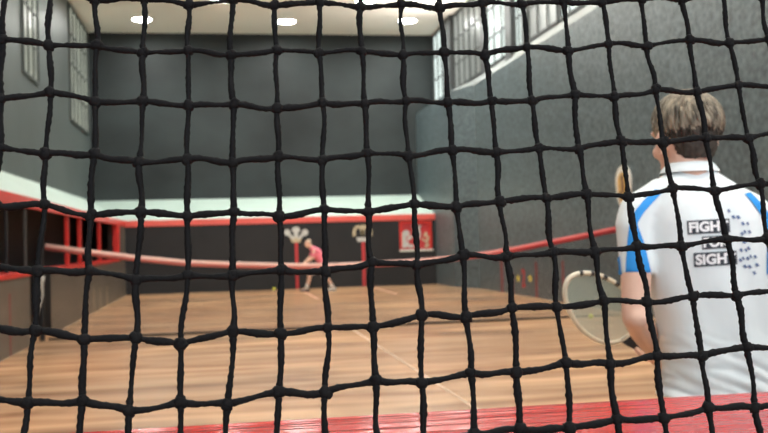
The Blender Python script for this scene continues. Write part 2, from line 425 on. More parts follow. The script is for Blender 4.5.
# ceiling lights
def lamp(x, y, lab, mm='lamp'):
    r = empty('ceiling_light', (x, y, ZC), lab, 'ceiling light', 'round ceiling lights')
    n = 28
    ring = MB()
    pr = [(0.31, 0.0), (0.325, -0.02), (0.315, -0.045), (0.29, -0.05), (0.28, -0.035), (0.28, 0.0)]
    ring.loft([[(x + rr * math.cos(2 * math.pi * k / n), y + rr * math.sin(2 * math.pi * k / n), ZC + z) for k in range(n)] for rr, z in pr], cap=False)
    ring.build('rim', MT['lampring'], r, smooth=True)
    MB().disc((x, y), 0.283, ZC - 0.03, 28).build('diffuser', MT[mm], r)
La, Lb, Lc, Ld = (atZ(*p, ZC) for p in ((142, 18.3), (286, 20.5), (407, 20), (365, 0.5)))
lamp(La.x, La.y, 'round ceiling light at far left, above the left wall corner', 'lampfar')
lamp(Lb.x, Lb.y, 'round ceiling light in the middle of the farthest row', 'lampfar')
lamp(Lc.x, Lc.y, 'round ceiling light in the farthest row, nearest the right windows', 'lampfar')
lamp(Ld.x, Ld.y, 'round ceiling light cut by the top edge of the photo', 'lampfar')
rows = ['second', 'third', 'fourth', 'fifth', 'sixth', 'seventh', 'eighth']
lamp(0.2, Ld.y, 'round ceiling light in the second row, left of centre', 'lampfar')
for j in range(2, 7):
    y = La.y - 2.4 - 4.6 * (j - 1)
    for x, nm in ((-2.0, 'left'), (2.1, 'middle'), (6.0, 'right')):
        lamp(x, y, 'round ceiling light in the %s row, %s one, out of frame above' % (rows[j - 1], nm), 'lampfar' if j == 2 else 'lamp')

# ------------------------------------------------------------------ court net
YN = 16.1
tp = [(47, 243.6), (90, 249.5), (137, 255.3), (187, 260), (240, 262), (290, 263.2), (334, 263.2), (377, 261), (420, 258.6), (459, 255), (480, 252.2), (510, 247.5), (540, 241.6), (575, 235), (614, 227), (640, 221.5)]
tps = [atY(x, y, YN) for x, y in tp]
tps[0].x = XL + 0.12
last = tps[-1]; last.x = min(last.x, XR - 0.03)
def top_at(x):
    for a, b in zip(tps, tps[1:]):
        if a.x <= x <= b.x: return a.z + (b.z - a.z) * (x - a.x) / (b.x - a.x)
    return tps[0].z if x < tps[0].x else tps[-1].z
cn = empty('court_net', ((XL + XR) / 2, YN, 0), 'sagging black court net with a red tape, stretched across the middle of the court', 'net')
mb = MB()
xs = []; x = tps[0].x + 0.02
while x < XR - 0.05: xs.append(x); x += 0.045
R3 = 0.0029
for x in xs: mb.tube([(x, YN, 0.012), (x, YN, top_at(x) - 0.06)], R3, 3, caps=False)
nr = 27
sx = [xs[0] + (xs[-1] - xs[0]) * k / 40 for k in range(41)]
for j in range(nr):
    f = j / nr
    mb.tube([(x, YN, 0.014 + f * (top_at(x) - 0.07)) for x in sx], R3, 3, caps=False)
mb.build('netting', MT['cnet'], cn, recalc=False)
mb = MB(); mb.tube([(x, YN, 0.02) for x in sx], 0.018, 6)
mb.build('bottom_cord', MT['cnet'], cn, smooth=True)
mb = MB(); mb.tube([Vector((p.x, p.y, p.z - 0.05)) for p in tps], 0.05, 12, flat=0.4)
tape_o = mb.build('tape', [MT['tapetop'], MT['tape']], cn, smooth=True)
for p in tape_o.data.polygons: p.material_index = 0 if p.normal.z > 0.05 else 1  # upward faces get the colour with overhead light painted in
tape_o['label'] = 'red tape along the top of the net'
# net post with hanging pale rope in the doorway
npost = empty('net_post', (XL + 0.05, YN, 0), 'black net post in the left gallery doorway with a pale rope', 'post')
mb = MB(); mb.tube([(XL + 0.05, YN, 0), (XL + 0.05, YN, 1.6)], 0.045, 14); mb.sphere((XL + 0.05, YN, 1.6), (0.05, 0.05, 0.03))
mb.build('pole', MT['metal'], npost)
mb = MB(); pts = [atY(43, 276, 15.95), atY(41.5, 284, 15.95), atY(42.5, 296, 15.95), atY(36, 318, 15.95), atY(33, 330, 15.95), atY(31.5, 338, 15.95)]
mb.tube(pts, [0.035, 0.03, 0.02, 0.018, 0.025, 0.02], 8)
mb.build('rope', MT['rope'], npost, smooth=True)

# ------------------------------------------------------------------ painted marks
def decal(pts, m, name, off, parent=None):
    return MB().prism(pts, off).build(name, m, parent)
def far(px, py): return atY(px, py, YF - 0.004)
FO = (0, -0.003, 0)
# feather emblem
def blob(mb, c, rx, rz, rot=0.0, y=None, seg=18, off=FO, tip=0.0):
    pts = []
    for k in range(seg):
        a = 2 * math.pi * k / seg
        u, v = rx * math.cos(a), rz * math.sin(a)
        u *= 1 - tip * (v / rz) * -1 if tip else 1
        pts.append((c.x + u * math.cos(rot) - v * math.sin(rot), y if y is not None else c.y, c.z + u * math.sin(rot) + v * math.cos(rot)))
    mb.prism(pts, off)
em = empty('feather_emblem', far(296, 238), 'three white plumes emblem painted on the black far wall', 'emblem', 'emblems on the far wall')
yp = YF - 0.004
mb = MB()
blob(mb, far(296, 229.8), 0.13, 0.1, 0, yp); blob(mb, far(296, 235), 0.07, 0.2, 0, yp - 0.004)
mb.build('centre_plume', MT['plume'], em)
for sx_, ro in ((-1, 0.75), (1, -0.75)):
    mb = MB(); blob(mb, far(296 + sx_ * 5.2, 236.2), 0.05, 0.2, ro, yp - 0.002)
    blob(mb, far(296 + sx_ * 8.8, 232.6), 0.1, 0.11, ro, yp - 0.005)
    mb.build('side_plume', MT['plume'], em)
mb = MB(); c = far(296, 240.3)
mb.prism([(c.x - 0.13, yp - 0.008, c.z - 0.07), (c.x + 0.13, yp - 0.008, c.z - 0.07), (c.x + 0.19, yp - 0.008, c.z + 0.08), (c.x + 0.09, yp - 0.008, c.z + 0.03), (c.x, yp - 0.008, c.z + 0.1), (c.x - 0.09, yp - 0.008, c.z + 0.03), (c.x - 0.19, yp - 0.008, c.z + 0.08)], FO)
mb.build('coronet', MT['gold'], em)
# crown emblem
ec = empty('crown_emblem', far(362.5, 234), 'pale gold crown emblem painted on the black far wall', 'emblem', 'emblems on the far wall')
mb = MB(); c = far(362.5, 233.5)
def arc(cx_, cz_, rx, rz, a0, a1, w, y, n=14):
    P = []
    for k in range(n + 1):
        a = math.radians(a0 + (a1 - a0) * k / n); P.append((cx_ + rx * math.cos(a), y, cz_ + rz * math.sin(a)))
    Q = []
    for k in range(n, -1, -1):
        a = math.radians(a0 + (a1 - a0) * k / n); Q.append((cx_ + (rx - w) * math.cos(a), y, cz_ + (rz - w) * math.sin(a)))
    return P + Q
for sx_ in (-1, 1):
    mb.prism(arc(c.x + sx_ * 0.14, c.z + 0.02, 0.18, 0.25, -30 if sx_ > 0 else -20, 200 if sx_ > 0 else 210, 0.1, yp), FO)
mb.sphere((c.x, yp - 0.006, c.z + 0.22), (0.06, 0.006, 0.06))
mb.build('arches', MT['gold'], ec)
mb = MB(); mb.prism([(c.x - 0.16, yp - 0.003, c.z - 0.26), (c.x + 0.16, yp - 0.003, c.z - 0.26), (c.x + 0.2, yp - 0.003, c.z - 0.12), (c.x - 0.2, yp - 0.003, c.z - 0.12)], FO)
mb.build('base_band', MT['plume'], ec)
# red bands below
for px0, px1, pt, lab in [(294.8, 297.9, 242, 'red vertical band below the white plumes'), (361.6, 364.7, 242, 'red vertical band below the gold crown')]:
    a = far(px0, pt); b = far(px1, pt)
    o = MB().box(a.x, YF - 0.006, 0.001, b.x, YF - 0.0005, a.z).build('painted_band', MT['redband']); tag(o, lab, 'line', 'red bands on the far wall')
# grille: red panel with pale heraldic shapes and a white ledge
gr = empty('grille_panel', ((G0 + G1) / 2, YF + 0.1, GZ0), 'red square grille panel with pale heraldic figures at far right', 'panel')
o = MB().box(G0, YF + 0.06, GZ0, G1, YF + 0.1, GZ1).build('backing', MT['redband'], gr)
mb = MB(); w = 0.06
mb.box(G0 - 0.01, YF - 0.02, GZ0, G0 + w, YF + 0.06, GZ1); mb.box(G1 - w, YF - 0.02, GZ0, G1 + 0.01, YF + 0.06, GZ1); mb.box(G0 + w, YF - 0.02, GZ1 - w, G1 - w, YF + 0.06, GZ1)
mb.build('frame', MT['red'], gr)
def gp(px, py): return atY(px, py, YF + 0.056)
gy = YF + 0.056
mb = MB()  # central shield
c = gp(417, 235)
mb.prism([(c.x - 0.13, gy, c.z + 0.16), (c.x + 0.13, gy, c.z + 0.16), (c.x + 0.13, gy, c.z - 0.02), (c.x + 0.07, gy, c.z - 0.14), (c.x, gy, c.z - 0.19), (c.x - 0.07, gy, c.z - 0.14), (c.x - 0.13, gy, c.z - 0.02)], FO)
mb.build('shield', MT['plume'], gr)
mb = MB(); c2 = gp(416.5, 227.5)
mb.prism([(c2.x - 0.12, gy, c2.z - 0.06), (c2.x + 0.12, gy, c2.z - 0.06), (c2.x + 0.16, gy, c2.z + 0.1), (c2.x + 0.06, gy, c2.z + 0.03), (c2.x, gy, c2.z + 0.12), (c2.x - 0.06, gy, c2.z + 0.03), (c2.x - 0.16, gy, c2.z + 0.1)], FO)
mb.build('crest', MT['plume'], gr)
mb = MB(); n0 = gp(406, 233.5)   # left supporter: an upright beast
blob(mb, n0, 0.12, 0.11, 0, gy); blob(mb, gp(403, 237.5), 0.1, 0.16, 0.2, gy - 0.004); blob(mb, gp(409.5, 238), 0.05, 0.13, -0.9, gy - 0.008); blob(mb, gp(405, 244.5), 0.14, 0.1, 0.3, gy - 0.006); blob(mb, gp(411, 246), 0.1, 0.05, 0.0, gy - 0.01)
mb.build('left_beast', MT['plume'], gr)
mb = MB()
blob(mb, gp(425.5, 234.5), 0.06, 0.09, -0.4, gy); blob(mb, gp(427.5, 239.5), 0.05, 0.15, -0.3, gy - 0.004); blob(mb, gp(423.5, 240), 0.03, 0.11, 0.9, gy - 0.008); blob(mb, gp(427, 245.5), 0.09, 0.05, 0.5, gy - 0.006)
mb.build('right_beast', MT['gold'], gr)
o = MB().box(G0 - 0.02, YF - 0.05, GZ0 - 0.07, G1 + 0.04, YF + 0.06, GZ0, 0.01).build('ledge', MT['white'], gr); o['label'] = 'white ledge under the red grille'

# chase lines on right wall
xw = XR - 0.004
def rw(px, py): return atX(px, py, xw)
def vline(px, w, z0, z1, m, lab, grp='red chase lines on the right wall'):
    y = rw(px, 280).y
    o = MB().box(xw - 0.002, y - w / 2, z0, XR - 0.0005, y + w / 2, z1).build('painted_line', MT[m]); tag(o, lab, 'line', grp)
vline(502, 0.2, 0.002, 0.85, 'redline', 'red chase line on the right wall, widest and farthest')
vline(513, 0.06, 0.002, 0.55, 'redline', 'thin faint red line on the right wall beside the numeral')
vline(536.3, 0.12, 0.002, 0.85, 'redline', 'red chase line on the right wall, just right of the numeral')
vline(563, 0.12, 0.3, 0.9, 'redline', 'red chase line on the right wall behind the wooden racket')
# numeral 2 with two yellow dots
c = rw(523.5, 279)
fc = bpy.data.curves.new('numeral', 'FONT'); fc.body = '2'; fc.size = 0.62; fc.align_x = 'CENTER'; fc.align_y = 'CENTER'; fc.offset = 0.02; fc.extrude = 0.001
t = bpy.data.objects.new('tmp', fc); COL.objects.link(t)
dg = bpy.context.evaluated_depsgraph_get(); dg.update(); me = bpy.data.meshes.new_from_object(t.evaluated_get(dg)); bpy.data.objects.remove(t)
me.transform(Matrix.Translation((xw - 0.002, c.y, c.z)) @ Matrix(((0, 0, -1, 0), (-1, 0, 0, 0), (0, 1, 0, 0), (0, 0, 0, 1))))
me.materials.clear(); me.materials.append(MT['redband'])
o = bpy.data.objects.new('painted_numeral', me); COL.objects.link(o); tag(o, 'red numeral painted low on the right wall between two yellow dots', 'numeral')
for px, lab in ((518, 'yellow oval dot on the right wall, left of the red numeral'), (530, 'yellow oval dot on the right wall, right of the red numeral')):
    c = rw(px, 278.5); mb = MB(); n = 16
    mb.prism([(xw, c.y + 0.12 * math.cos(2 * math.pi * k / n), c.z + 0.085 * math.sin(2 * math.pi * k / n)) for k in range(n)], (0.003, 0, 0))
    o = mb.build('painted_dot', MT['yellow']); tag(o, lab, 'dot', 'yellow dots on the right wall')
# left battery wall: red chase line and faint yellow markings
y = atX(10, 320, XL).y
o = MB().box(XL + 0.0005, y - 0.035, 0.002, XL + 0.004, y + 0.035, 0.86).build('painted_line', MT['redline']); tag(o, 'red chase line low on the left wall nearest the camera', 'line')
for px, pt, pb, nm in ((94, 288, 305, 'first'), (100, 287, 302, 'second'), (107, 286, 298, 'third')):
    a = atX(px, pt, XL + 0.004); b = atX(px, pb, XL + 0.004)
    o = MB().box(XL + 0.0005, a.y - 0.06, 0.002, XL + 0.004, a.y + 0.06, a.z).build('painted_line', MT['gold'])
    tag(o, 'faint yellow stroke on the left low wall, %s from the net' % nm, 'line', 'faint yellow strokes on the left low wall')
# crest on right wall above net end
cw = atX(623, 187.5, XR - 0.03)
cr_ = empty('wall_crest', (XR - 0.03, cw.y, cw.z), 'white and amber rounded crest on the right wall above the net', 'crest')
def crest_ring(w, h, n=24):
    pts = []
    for k in range(n // 2 + 1):
        a = math.pi * k / (n // 2); pts.append((w * math.cos(a), h * 0.4 + w * math.sin(a) * 0.85))
    pts += [(-w * 0.9, -h * 0.5), (-w * 0.55, -h), (w * 0.55, -h), (w * 0.9, -h * 0.5)]
    return pts
for nm, w, h, d0, mm in (('board', 0.33, 0.32, 0.03, 'white'), ('field', 0.2, 0.28, 0.045, 'amber')):
    mb = MB(); mb.prism([(XR - d0 - 0.001, cw.y + u, cw.z + v) for u, v in crest_ring(w, h)], (d0 if nm == 'board' else 0.016, 0, 0)); mb.build(nm, MT[mm], cr_)
mb = MB()
mb.sphere((XR - 0.05, cw.y, cw.z + 0.17), (0.012, 0.08, 0.08)); mb.sphere((XR - 0.05, cw.y - 0.02, cw.z + 0.03), (0.012, 0.08, 0.14)); mb.sphere((XR - 0.05, cw.y + 0.08, cw.z - 0.14), (0.012, 0.05, 0.09))
mb.build('figure', MT['brown'], cr_, smooth=True)

# floor lines
def fline(x, y0, y1, w, m, lab, cat='line'):
    o = MB().box(x - w / 2, y0, -0.002, x + w / 2, y1, 0.003).build('floor_line', MT[m]); tag(o, lab, cat, 'painted lines on the floor')
fline(2.1, 2.6, 16.0, 0.026, 'whiteline', 'thin pale line down the middle of the floor in front of the net')
fline(2.4, 24.5, 29.4, 0.09, 'floorline', 'orange floor line running to the far player feet')
fline(4.62, 25.4, 30.2, 0.09, 'floorline', 'orange floor line in the far right part of the court')

# ------------------------------------------------------------------ balls
for px, py, lab in ((274, 290.2, 'yellow ball on the floor by the far wall'), (591, 319, 'yellow ball near the foot of the court net, seen through the racket')):
    p = atZ(px, py, 0.0); mb = MB(); r = 0.045
    mb.sphere((p.x, p.y, r), r, 20, 14)
    o = mb.build('tennis_ball', MT['ball'], smooth=True); tag(o, lab, 'ball', 'yellow balls on the floor')

# ------------------------------------------------------------------ dedans ledge and front wall
LZ = 1.17
o = MB().box(-2.7, 1.0, LZ - 0.09, 7.2, 1.545, LZ, 0.012).build('viewing_ledge', MT['ledge']); tag(o, 'glossy red painted ledge at the bottom of the photo', 'ledge')
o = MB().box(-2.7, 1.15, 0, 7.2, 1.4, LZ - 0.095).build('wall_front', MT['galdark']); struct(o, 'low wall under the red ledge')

# ------------------------------------------------------------------ dedans net
KN = {
 0: {2:(95,0),3:(144,-1),4:(189,5),5:(233,-1),6:(274.5,5.5),7:(319,2),8:(360,7),9:(401.5,4.5),10:(439.5,8),11:(483,2.5),12:(522,4),13:(563,1),14:(602,2.5),15:(641,-1.5),16:(682,0),17:(723,-5),18:(761,-4)},
 1: {0:(3,39),1:(49,45.5),2:(97,45.5),3:(142.5,53),4:(188,50.5),5:(231,55),6:(277,50),7:(319,53),8:(361.5,51),9:(403,55),10:(444,52),11:(485,55),12:(527,47),13:(568,51),14:(608.5,44),15:(647,46),16:(690,40),17:(729,42.5),18:(768.5,39)},
 2: {0:(1,99),1:(50,92),2:(95,102),3:(143,101),4:(189,106),5:(234,104),6:(277,108.5),7:(322.5,102.5),8:(364.5,104),9:(406,101),10:(448,102.5),11:(491.5,101),12:(532,101),13:(575,94.5),14:(614,97),15:(655.5,89.5),16:(697,92),17:(738.5,85),18:(779,86)},
 3: {0:(0,147),1:(45.5,154),2:(95,154),3:(139,162),4:(187.5,159),5:(232.5,163),6:(278,157),7:(322.5,160),8:(367,153),9:(408,156),10:(452,150),11:(496.5,152.5),12:(539,148),13:(578.5,149),14:(621,140.5),15:(663,142.5),16:(705.5,137.5),17:(748,138.5),18:(790,130)},
 4: {0:(-4,206),1:(44.5,204),2:(90.5,216),3:(141,212),4:(187.5,216.5),5:(234.5,212),6:(279,216.5),7:(324.5,209),8:(368,212),9:(414.5,204),10:(456.5,207),11:(499.5,201),12:(546.5,198),13:(586.5,194),14:(628,197),15:(673,188),16:(715,191),17:(760,184),18:(803,182)},
 5: {0:(-9,265),1:(37.5,271),2:(89.5,271),3:(136,280),4:(187.5,275),5:(232,276),6:(281.5,270),7:(325,271.5),8:(372,262),9:(417,265),10:(463,255),11:(506,257),12:(553,252),13:(595,252),14:(637,246),15:(681.5,246.5),16:(727,239),17:(767,238),18:(811,232)},
 6: {0:(-14,329),1:(35,330.5),2:(84,339.5),3:(136,338),4:(181,344),5:(233,331),6:(281,334),7:(328,327.5),8:(373,327),9:(421.5,315),10:(466,317),11:(512,308),12:(556.5,307),13:(604,301),14:(647,302),15:(693,296.5),16:(737,296),17:(780,289),18:(823,287)},
 7: {0:(-20,397),1:(27.5,403),2:(82.5,401),3:(129,411),4:(180.5,402),5:(227.5,404),6:(279,392),7:(325,392.5),8:(376,380.5),9:(421.5,383),10:(471,373),11:(516.5,372.5),12:(566,362.5),13:(610,364),14:(657,356),15:(702,356),16:(747,347),17:(791,347),18:(835,338)},
 8: {0:(-26,466),1:(22,472),2:(76,468),3:(124,478),4:(177,469),5:(224,470),6:(278,455),7:(325,456),8:(378,442),9:(424,445),10:(474,434),11:(520,429),12:(569,428),13:(617,419),14:(663.5,418),15:(708.5,407.5),16:(755,408),17:(800,400),18:(845,396)},
}
KN[0][1] = (50, -9); KN[0][0] = (4, -14)
def netY(py): return 0.985 - 0.0002 * (py - 216)
K = {}
for r in KN:
    for c in KN[r]:
        px, py = KN[r][c]; K[(r, c)] = atY(px, py, netY(py))
for r in range(0, 9):                                       # carry the mesh on past the frame
    for c in range(19, 23): K[(r, c)] = K[(r, c - 1)] * 2 - K[(r, c - 2)]
    for c in range(-1, -5, -1): K[(r, c)] = K[(r, c + 1)] * 2 - K[(r, c + 2)]
for c in range(-4, 23):
    for r in range(9, 28): K[(r, c)] = K[(r - 1, c)] + (K[(8, c)] - K[(6, c)]) / 2
    for r in (-1, -2, -3): K[(r, c)] = K[(r + 1, c)] + (K[(0, c)] - K[(2, c)]) / 2
for c in range(-4, 23):
    for r in range(24, 28): K[(r, c)].z = max(0.007, K[(r, c)].z)
RS, CS = range(-3, 28), range(-4, 23)
mb = MB()
def cord(keys, ph):
    path, rad = [], []
    for i in range(len(keys) - 1):
        a, b = K[keys[i]], K[keys[i + 1]]
        d = b - a; n = Vector((-d.z, 0, d.x)).normalized()
        s1 = random.uniform(-1, 1) * 0.0016; s2 = random.uniform(-1, 1) * 0.0012; q = random.uniform(0.8, 1.15)
        for k in range(8):
            f = k / 8
            w = math.sin(f * math.pi) * s1 + math.sin(f * 2 * math.pi) * s2
            path.append(a + d * f + n * w + Vector((0, math.sin(f * 2 * math.pi + ph) * 0.0012, 0)))
            base = 0.0031 + 0.00008 * min(8, keys[i][0])
            rad.append(base * (1 + 0.13 * math.sin(f * 9 + ph * 3) + random.uniform(-0.06, 0.06)) * (q if 0.2 < f < 0.8 else 1))
    path.append(K[keys[-1]]); rad.append(0.003)
    mb.tube(path, rad, 9, lobes=0.07, twist=230)
for c in CS: cord([(r, c) for r in RS], c * 1.3)
for r in RS: cord([(r, c) for c in CS], r * 0.9 + 2)
for r in RS:
    for c in CS:
        p = K[(r, c)]; ro = Matrix.Rotation(random.uniform(0, 3), 3, 'Y')
        base = 0.0054 + 0.00008 * r
        mb.sphere(p, (base * random.uniform(0.95, 1.2), base * 0.95, base * random.uniform(0.95, 1.2)), 12, 8, ro, 0.3)
        q = p + Vector((random.uniform(-1, 1) * 0.003, -0.002, random.uniform(-1, 1) * 0.003))
        mb.sphere(q, (base * 0.75, base * 0.6, base * 0.75), 8, 6, ro, 0.3)
o = mb.build('protective_net', MT['cord'], smooth=True, recalc=False)
tag(o, 'black knotted cord net hanging close to the camera across the whole view', 'net')

# ------------------------------------------------------------------ people helpers
def hand(mb, wrist, fdir, palm_n, side, size=1.0, curl=0.8):
    """palm plus five curled fingers. fdir: wrist->knuckles, palm_n: direction the palm faces, side: +1/-1 which side the thumb leaves"""
    f = Vector(fdir).normalized(); n = Vector(palm_n); n = (n - f * n.dot(f)).normalized(); s = f.cross(n).normalized() * side
    w = Vector(wrist); k = size
    kn = w + f * 0.085 * k
    for j in range(4):
        off = (j - 1.5) * 0.019 * k
        mb.capsule(w + s * off * 0.6 + f * 0.01 * k, kn + s * off, 0.0145 * k, 0.0115 * k, 10)
    lens = (0.072, 0.08, 0.075, 0.058)
    for j in range(4):
        off = -(j - 1.5) * 0.02 * k
        p = kn + s * off; d = f.copy(); ang = 0
        for q, fr in enumerate((0.45, 0.32, 0.23)):
            ang += curl * (0.75 + 0.08 * j)
            dd = f * math.cos(ang) + n * math.sin(ang)
            e = p + dd * lens[j] * fr * k
            r0 = (0.0095 - 0.0011 * q) * k
            mb.capsule(p, e, r0, r0 - 0.0008 * k, 8); p = e
    p = w + f * 0.025 * k + s * 0.028 * k
    for q, (fr, a) in enumerate(((0.042, 0.5), (0.032, 1.0), (0.026, 1.5))):
        dd = (f * 0.75 + s * 0.65 * (1 - 0.4 * q) + n * a * 0.9 * curl).normalized()
        e = p + dd * fr * k; mb.capsule(p, e, (0.0125 - 0.0014 * q) * k, (0.0112 - 0.0014 * q) * k, 8); p = e

def chain(mb, pts):
    for (a, ra), (b, rb) in zip(pts, pts[1:]): mb.capsule(a, b, ra, rb)

# ------------------------------------------------------------------ near player
YP = 2.35
def P(px, py, dy=0.0): return atY(px, py, YP + dy)
U = YP / F                                              # metres per pixel there
root = P(726, 430); root.z = 0
near = empty('person', root, 'person seen from behind at right in a white and blue shirt, holding a wooden racket', 'person')

# --- body
b = MB()
head = P(684.5, 130, 0.03)
hf = Vector((-0.1, 0.98, -0.05)).normalized()          # facing direction
hs = hf.cross(Vector((0, 0, 1))).normalized()           # to the person's right
hu = hs.cross(hf).normalized()
HR = Matrix((hs, hf, hu)).transposed()
def hp(x, y, z): return head + HR @ Vector((x, y, z))
b.sphere(head, (0.073, 0.092, 0.086), 24, 16, HR)
b.sphere(hp(0, 0.028, -0.06), (0.05, 0.066, 0.078), 20, 14, HR)       # face
b.sphere(hp(0, 0.062, -0.112), (0.03, 0.03, 0.024), 14, 10, HR)        # chin
b.capsule(hp(0, 0.1, -0.02), hp(0, 0.115, -0.058), 0.009, 0.014, 10)   # nose
b.sphere(hp(0, 0.094, -0.088), (0.026, 0.012, 0.006), 12, 8, HR)       # upper lip
b.sphere(hp(0, 0.09, -0.097), (0.022, 0.012, 0.007), 12, 8, HR)
for s in (-1, 1):
    b.capsule(hp(s * 0.018, 0.09, 0.004), hp(s * 0.05, 0.075, 0.002), 0.010, 0.008, 10)   # brow
    b.sphere(hp(s * 0.036, 0.07, -0.05), (0.02, 0.02, 0.02), 12, 8, HR)                   # cheek
    b.sphere(hp(s * 0.077, -0.004, -0.036), (0.012, 0.019, 0.032), 14, 10, HR)            # ear
    b.sphere(hp(s * 0.083, -0.012, -0.03), (0.008, 0.014, 0.026), 12, 8, HR)
nb = P(691, 178, 0.0)
chain(b, [(P(688, 140, 0.02), 0.055), (P(689.5, 160, 0.01), 0.054), (nb, 0.060)])
ch = P(706, 240, 0.0); wa = P(717, 335, 0.01); pe = P(726, 432, 0.02)
for s, px in ((-1, 648), (1, 758)):
    b.capsule(P(694 + s * 9, 196), P(px, 212), 0.036, 0.036)
chain(b, [(P(686, 235), 0.075), (P(700, 300), 0.082), (P(712, 380), 0.082), (P(712, 440), 0.088)])
chain(b, [(P(722, 235), 0.075), (P(726, 300), 0.082), (P(738, 380), 0.082), (P(742, 440), 0.088)])
# left arm
eL = P(635.5, 317, -0.02); wL = P(663, 362, 0.2)
chain(b, [(P(640, 216), 0.036), (P(636.5, 262, -0.008), 0.0385), (P(636, 280, -0.012), 0.0395), (eL, 0.035), (P(643, 330, 0.05), 0.037), (wL, 0.025)])
b.sphere(eL + Vector((0, -0.012, 0)), 0.031)
# right arm
eR = P(786, 322, -0.02); wR = P(764, 412, 0.2)
chain(b, [(P(762, 214), 0.036), (P(779, 262, -0.008), 0.0385), (P(781, 280, -0.012), 0.0395), (eR, 0.035)])
# racket axis, used by both hands
rc = P(599.5, 306.5, 0.26); rd = (P(662, 364, 0.26) - rc); rd.normalize()
throat = rc + rd * 0.115
gripend = rc + rd * 0.57
hL = rc + rd * 0.2
hand(b, wL, (hL - wL) + Vector((0.02, 0.02, 0)), Vector((0, 0.4, 1)), -1, 0.95, 0.75)
hRp = rc + rd * 0.47
wR2 = hRp + Vector((0.05, -0.075, 0.03))
chain(b, [(eR, 0.036), (eR.lerp(wR2, 0.35), 0.037), (wR2, 0.025)])
hand(b, wR2, hRp + Vector((0, -0.02, 0.01)) - wR2, Vector((-0.3, 0.6, -0.6)), 1, 0.95, 0.85)
# legs
for s, hx, kx, ax in ((-1, 0.085, 0.10, 0.13), (1, 0.085, 0.10, 0.13)):
    hip = Vector((root.x + s * hx, YP + 0.02, 0.9)); kn = Vector((root.x + s * kx, YP + 0.06, 0.5)); an = Vector((root.x + s * ax, YP, 0.09))
    chain(b, [(hip, 0.085), (hip.lerp(kn, 0.5), 0.073), (kn, 0.054)])
    cf = kn.lerp(an, 0.35) + Vector((0, -0.015, 0)); chain(b, [(kn, 0.052), (cf, 0.055), (kn.lerp(an, 0.7), 0.043), (an, 0.036)])
    chain(b, [(an, 0.036), (an + Vector((s * 0.02, 0.11, -0.05)), 0.032)])
body = remesh(b, 'body', MT['skin'], near, 0.0065, 3)
for s in (-1, 1):
    e = MB(); e.sphere(hp(s * 0.031, 0.078, -0.018), 0.0125, 14, 10); eo = e.build('eye', MT['eye'], near, smooth=True)
    e = MB(); e.sphere(hp(s * 0.031, 0.0865, -0.018), (0.0058, 0.0058, 0.0058), 12, 8); e.build('iris', MT['print'], eo, smooth=True)

# --- shirt
sh = MB()
RING = [  # y, centre px, half width px, depth radius
    (168, 690, 20, 0.050), (176, 691.5, 33, 0.064), (184, 694, 45, 0.078), (193, 697, 56, 0.090), (204, 700, 64, 0.102), (220, 703, 68, 0.112), (245, 706, 69, 0.118),
    (280, 710, 66, 0.116), (320, 715, 62, 0.112), (355, 719, 63, 0.112), (390, 724, 68, 0.116), (430, 728, 72, 0.122), (475, 730, 74, 0.126)]
rings = []
for y, cx_, hw, dp in RING:
    c = P(cx_, y, 0.0); ring = []
    for k in range(40):
        a = 2 * math.pi * k / 40; ca, sa = math.cos(a), math.sin(a); e = 2 / 2.35
        ring.append((c.x + hw * U * math.copysign(abs(ca) ** e, ca), YP + dp * math.copysign(abs(sa) ** e, sa) + 0.004, c.z))
    rings.append(ring)
sh.loft(rings)
chain(sh, [(P(660, 195), 0.046), (P(639.5, 210), 0.051), (P(634.5, 226), 0.049), (P(635, 250), 0.0465), (P(636, 262, -0.005), 0.0465)])
sh.tube([P(635.5, 255, -0.003), P(636, 265, -0.004), P(636.6, 275, -0.005)], [0.0468, 0.047, 0.0465], 24)
chain(sh, [(P(728, 200), 0.05), (P(750, 211), 0.049), (P(769, 230), 0.048), (P(778, 250), 0.0455), (P(780, 262, -0.005), 0.0455)])
sh.tube([P(779, 255, -0.003), P(780, 265, -0.004), P(781, 276, -0.005)], [0.0462, 0.0465, 0.046], 24)
zlo = P(700, 300).z
def folds(co):
    # hanging creases: diagonal below the arms, sideways at the waist
    zf = (co.z - 0.9) / 0.6
    a = noise.noise(Vector(((co.x + co.z * 0.45) * 15, co.y * 3, (co.z - co.x * 0.3) * 3.6)))
    c = noise.noise(Vector((co.x * 7 + 5, co.y * 3, (co.z + co.x * 0.5) * 26)))
    low = max(0, min(1, (1.22 - co.z) / 0.2))
    return 0.009 * a * (0.55 + 0.55 * low) + 0.011 * low * (abs(c) * 2 - 0.5) - 0.001
shirt = remesh(sh, 'shirt', MT['shirt'], near, 0.0055, 5, folds)
bv = BVHTree.FromPolygons([v.co.copy() for v in shirt.data.vertices], [tuple(p.vertices) for p in shirt.data.polygons])
CAMP = Vector((0, 0, H))
def on_shirt(px, py, off=0.003):
    d = ray(px, py).normalized(); hit = bv.ray_cast(CAMP, d)
    if hit[0] is None: return atY(px, py, YP)
    n = hit[1]
    if n.dot(d) > 0: n = -n
    return hit[0] + n * off
